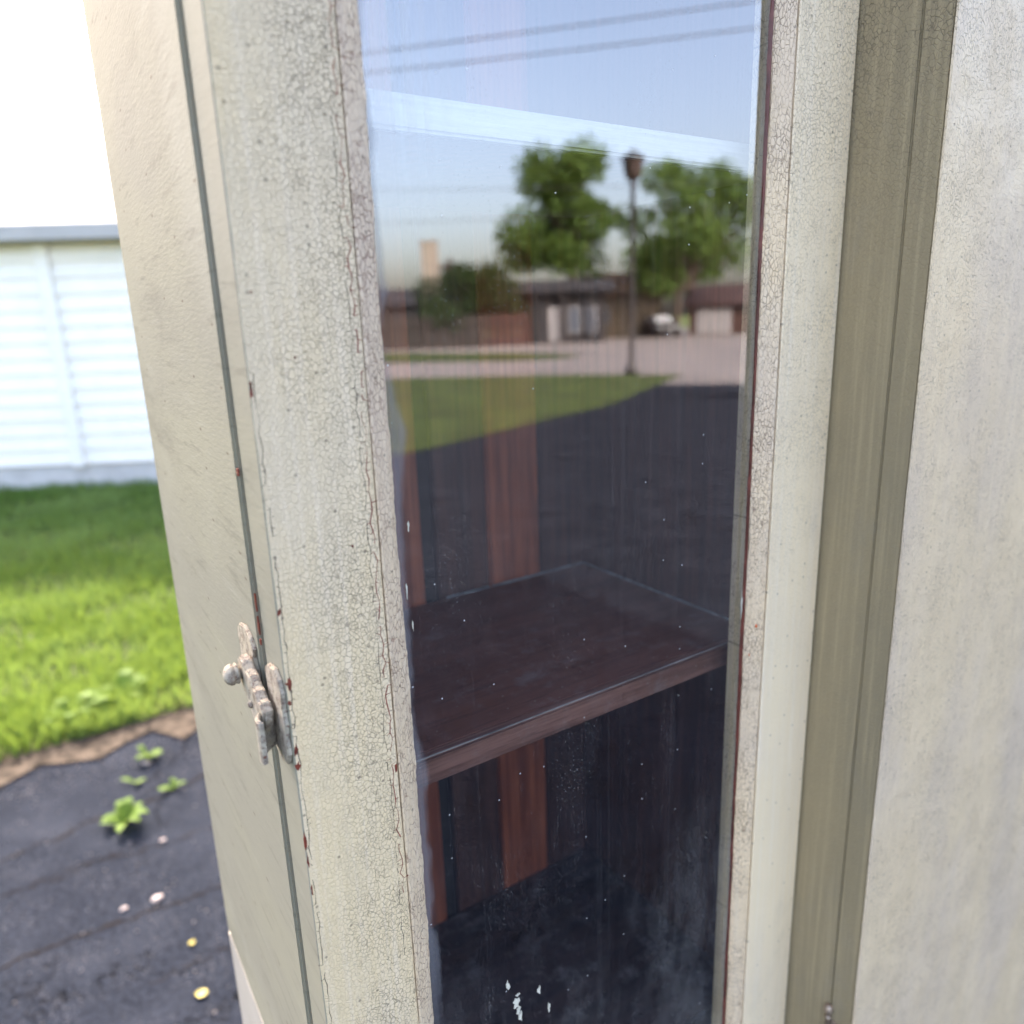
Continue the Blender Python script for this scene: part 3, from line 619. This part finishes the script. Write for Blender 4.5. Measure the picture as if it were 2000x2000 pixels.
M_dark = plain('dark_siding', (.012, .012, .015), .7, .2, 1)
M_droof = plain('dark_roof', (.016, .016, .020), .85, .2, 2)
M_tan = plain('tan_siding', (.13, .11, .085), .8, .1, 1)
M_broof = plain('brown_roof', (.085, .05, .028), .9, .2, 2)
M_mroof = plain('maroon_roof', (.035, .018, .018), .9, .2, 2)
M_brick = plain('dark_brick', (.045, .022, .018), .85, .2, 3)
M_trim = plain('grey_white_trim', (.22, .22, .235), .6, .05, 2)
M_win = plain('window_glass', (.06, .075, .10), .08, .1, 2, .8)
M_cream = plain('chimney_brick', (.20, .18, .155), .85, .12, 3)
def house(name, A, B, depth, eave, ridge, walls, roof, label, openings=(), over=.4, chim=None, posts=0):
    """A,B ground corners of the front seen in the glass; openings [(s0,s1,z0,z1,kind)] along the front"""
    A = Vector((*A, 0)); B = Vector((*B, 0)); t = (B-A).normalized(); L = (B-A).length
    nrm = Vector((-t.y, t.x, 0));
    if nrm.dot(Vector((0, 0, 0))-A) < 0: nrm = -nrm
    o = empty(name, tuple(A), label=label, cat='house')
    def obx(s0, s1, d0, d1, z0, z1):
        bm = bmesh.new(); v = [bm.verts.new(A+t*s+nrm*d+Vector((0, 0, z))) for s in (s0, s1) for d in (d0, d1) for z in (z0, z1)]
        for f in ((0, 1, 3, 2), (4, 6, 7, 5), (0, 4, 5, 1), (2, 3, 7, 6), (0, 2, 6, 4), (1, 5, 7, 3)): bm.faces.new([v[i] for i in f])
        return bm
    build('wall', obx(0, L, -depth, 0, 0, eave), walls, o)
    bm = bmesh.new(); sec = [(over, eave-.05), (over, eave+.12), (-depth/2, ridge), (-depth-over, eave+.12), (-depth-over, eave-.05)]
    Aa = [bm.verts.new(A+t*(-over)+nrm*d+Vector((0, 0, z))) for d, z in sec]; Bb = [bm.verts.new(A+t*(L+over)+nrm*d+Vector((0, 0, z))) for d, z in sec]
    bm.faces.new(Aa[::-1]); bm.faces.new(Bb)
    for k in range(5): bm.faces.new((Aa[k], Aa[(k+1) % 5], Bb[(k+1) % 5], Bb[k]))
    rf = build('roof', bm, roof, o)
    if chim:
        s, d, wd, z0, z1, m = chim
        build('chimney', obx(s, s+wd, d-wd*.7, d, z0, z1), m, rf); build('chimney_cap', obx(s-.08, s+wd+.08, d-wd*.7-.08, d+.08, z1+.002, z1+.12), m, rf)
    for s0, s1, z0, z1, kind in openings:
        f = build({'w': 'window', 'd': 'door', 'g': 'garage_door'}[kind], obx(s0, s1, 0.003, .08, z0, z1), M_trim, o)
        if kind == 'w': build('pane', obx(s0+.08, s1-.08, .081, .09, z0+.08, z1-.08), M_win, f)
        if kind == 'g':
            n = 4
            for i in range(n): build('door_panel', obx(s0+.06, s1-.06, .081, .10, z0+.03+(z1-z0)*i/n, z0-.02+(z1-z0)*(i+1)/n), M_trim, f)
    for i in range(posts):
        s = L*(i+.5)/posts; build('porch_post', obx(s-.07, s+.07, over-.3, over-.16, 0, eave-.05), walls, o)
    return o
house('dark_house', (27.0, -39.3), (31.2, -36.2), 6, 3.1, 3.95, M_dark, M_droof, 'low dark house mirrored in the glass under the left tree', [(1.7, 2.45, .1, 2.2, 'd'), (2.9, 3.7, .6, 2.2, 'w'), (4.0, 4.7, .6, 2.2, 'w')], .7, None, 3)
house('tan_house', (35.2, -43.4), (39.6, -39.8), 6, 2.9, 4.7, M_tan, M_broof, 'tan house with brown roof mirrored behind the lamp post', [(1.2, 2.0, 1, 2.1, 'w')], .4)
house('garage_house', (42.2, -39.5), (46.2, -34.8), 6, 2.05, 3.6, M_brick, M_mroof, 'maroon roofed garage with white door mirrored at the right of the glass', [(.5, 3.0, .05, 1.85, 'g')], .45)
house('chimney_house', (18.0, -49.5), (27.5, -45.0), 5, 2.7, 3.9, M_dark, M_droof, 'low roofed house with tan chimney mirrored at far left', [], .4, (6.7, -1.5, 1.15, 2.7, 6.9, M_cream))
# fence of dark boards under the shrub
fe = empty('board_fence', (19, -40.6, 0), label='dark brown board fence mirrored below the shrub', cat='fence')
FA, FB = Vector((17.6, -40.6, 0)), Vector((26.6, -37.9, 0)); ft = (FB-FA).normalized(); fn = Vector((ft.y, -ft.x, 0)); M_fence = plain('fence_board', (.020, .017, .016), .85, .3, 3); M_fencer = plain('red_fence_board', (.030, .012, .011), .85, .3, 3)
nbd = 40; FL = (FB-FA).length
for i in range(nbd):
    s0, s1 = FL*i/nbd+.015, FL*(i+1)/nbd-.015; z1 = 1.85+random.uniform(-.04, .04)
    bm = bmesh.new(); v = [bm.verts.new(FA+ft*s+fn*d+Vector((0, 0, z))) for s in (s0, s1) for d in (0, .03) for z in (.03, z1)]
    for f in ((0, 1, 3, 2), (4, 6, 7, 5), (0, 4, 5, 1), (2, 3, 7, 6), (0, 2, 6, 4), (1, 5, 7, 3)): bm.faces.new([v[k] for k in f])
    build('board', bm, M_fencer if i > 28 else M_fence, fe)
bm = bmesh.new(); tube(bm, [FA+Vector((0, 0, 1.3))-fn*.05, FB+Vector((0, 0, 1.3))-fn*.05], .05, 6); build('rail', bm, M_fence, fe)
# street lamp
M_iron = plain('dark_iron', (.022, .022, .026), .5, .2, 5, .5)
lp = empty('street_lamp', (13.5, -14.4, 0), label='black lamp post with lantern head mirrored between the two trees', cat='street lamp')
build('post', lathe(bmesh.new(), [(.17, 0), (.17, .12), (.10, .25), (.075, .8), (.062, 1.0), (.055, 4.55), (.09, 4.6), (.05, 4.7)], (13.5, -14.4, 0), 'z', 14), M_iron, lp, smooth=True)
build('lantern', lathe(bmesh.new(), [(.08, 4.70), (.20, 4.80), (.27, 5.18), (.22, 5.20)], (13.5, -14.4, 0), 'z', 12), plain('lantern_glass', (.045, .032, .03), .3, .1, 5), lp, smooth=False)
build('lantern_cap', lathe(bmesh.new(), [(.32, 5.205), (.28, 5.24), (.13, 5.36), (.05, 5.40), (.02, 5.48)], (13.5, -14.4, 0), 'z', 12), M_iron, lp, smooth=False)
# parked car
def car(loc, rz, label):
    c = empty('parked_car', loc, label=label, cat='car')
    Mb = plain('dark_car_paint', (.02, .024, .028), .25, .1, 2, .6); Mw = plain('bright_windscreen', (.35, .38, .42), .05, .05, 2, 1.0); Mt = plain('tyre', (.015, .015, .016), .8)
    ca, sa = math.cos(rz), math.sin(rz)
    def X(bm):
        for v in bm.verts: v.co = Vector(loc)+Vector((v.co.x*ca-v.co.y*sa, v.co.x*sa+v.co.y*ca, v.co.z))
        return bm
    body = [(-2.1, .35), (-2.15, .75), (-1.9, .92), (-1.2, .98), (1.0, .98), (1.9, .85), (2.15, .70), (2.15, .35)]
    build('body', X(prism(bmesh.new(), body, 'y', -.85, .85, .06)), Mb, c, True)
    cabn = [(-1.75, .985), (-1.25, 1.42), (.30, 1.45), (1.05, .985)]
    build('cabin', X(prism(bmesh.new(), cabn, 'y', -.74, .74, .05)), Mb, c, True)
    for sgn in (-1, 1):
        build('side_window', X(prism(bmesh.new(), [(-1.5, 1.03), (-1.15, 1.37), (.25, 1.39), (.85, 1.03)], 'y', sgn*.742, sgn*.752)), Mw, c)
    b = bmesh.new(); v = [b.verts.new(p) for p in ((1.02, -.62, 1.03), (1.02, .62, 1.03), (.38, .58, 1.42), (.38, -.58, 1.42))]; b.faces.new(v); q = bmesh.ops.extrude_face_region(b, geom=b.faces[:]); bmesh.ops.translate(b, verts=[g_ for g_ in q['geom'] if isinstance(g_, bmesh.types.BMVert)], vec=(.03, 0, .02))
    build('windscreen', X(b), Mw, c)
    for x in (-1.35, 1.35):
        for y in (-.78, .78):
            wl = build('wheel', X(lathe(bmesh.new(), [(.20, -.09), (.33, -.09), (.33, .09), (.20, .09)], (x, y, .33), 'y', 18)), Mt, c)
    for y in (-.6, .6): build('headlight', X(nb(2.1, 2.19, y-.16, y+.16, .62, .76, .02)), Mw, c)
car((38.6, -38.9, 0), R(118), 'dark parked car mirrored under the right tree')
# overhead wires
M_wire = plain('black_cable', (.02, .02, .022), .6)
for P0, P1, r_, lab in (((-6, -29.5, 7.2), (34, -1.5, 11.0), .019, 'upper overhead cable mirrored across the top of the glass'), ((-6, -29.5, 7.0), (34, -1.5, 10.1), .019, 'second overhead cable mirrored just below the top one'),
                        ((-4, -29, 6.15), (24, -14.6, 5.6), .010, 'thin overhead cable mirrored left of the tree'), ((-4, -29, 4.75), (24, -14.6, 5.1), .010, 'lowest thin overhead cable mirrored left of the tree')):
    A_, B_ = Vector(P0), Vector(P1); pts = [A_.lerp(B_, i/30)-Vector((0, 0, 1.0*4*(i/30)*(1-i/30)*.45)) for i in range(31)]
    bm = bmesh.new(); tube(bm, pts, r_, 5); build('overhead_cable', bm, M_wire, None, label=lab, cat='cable', group='overhead cables')
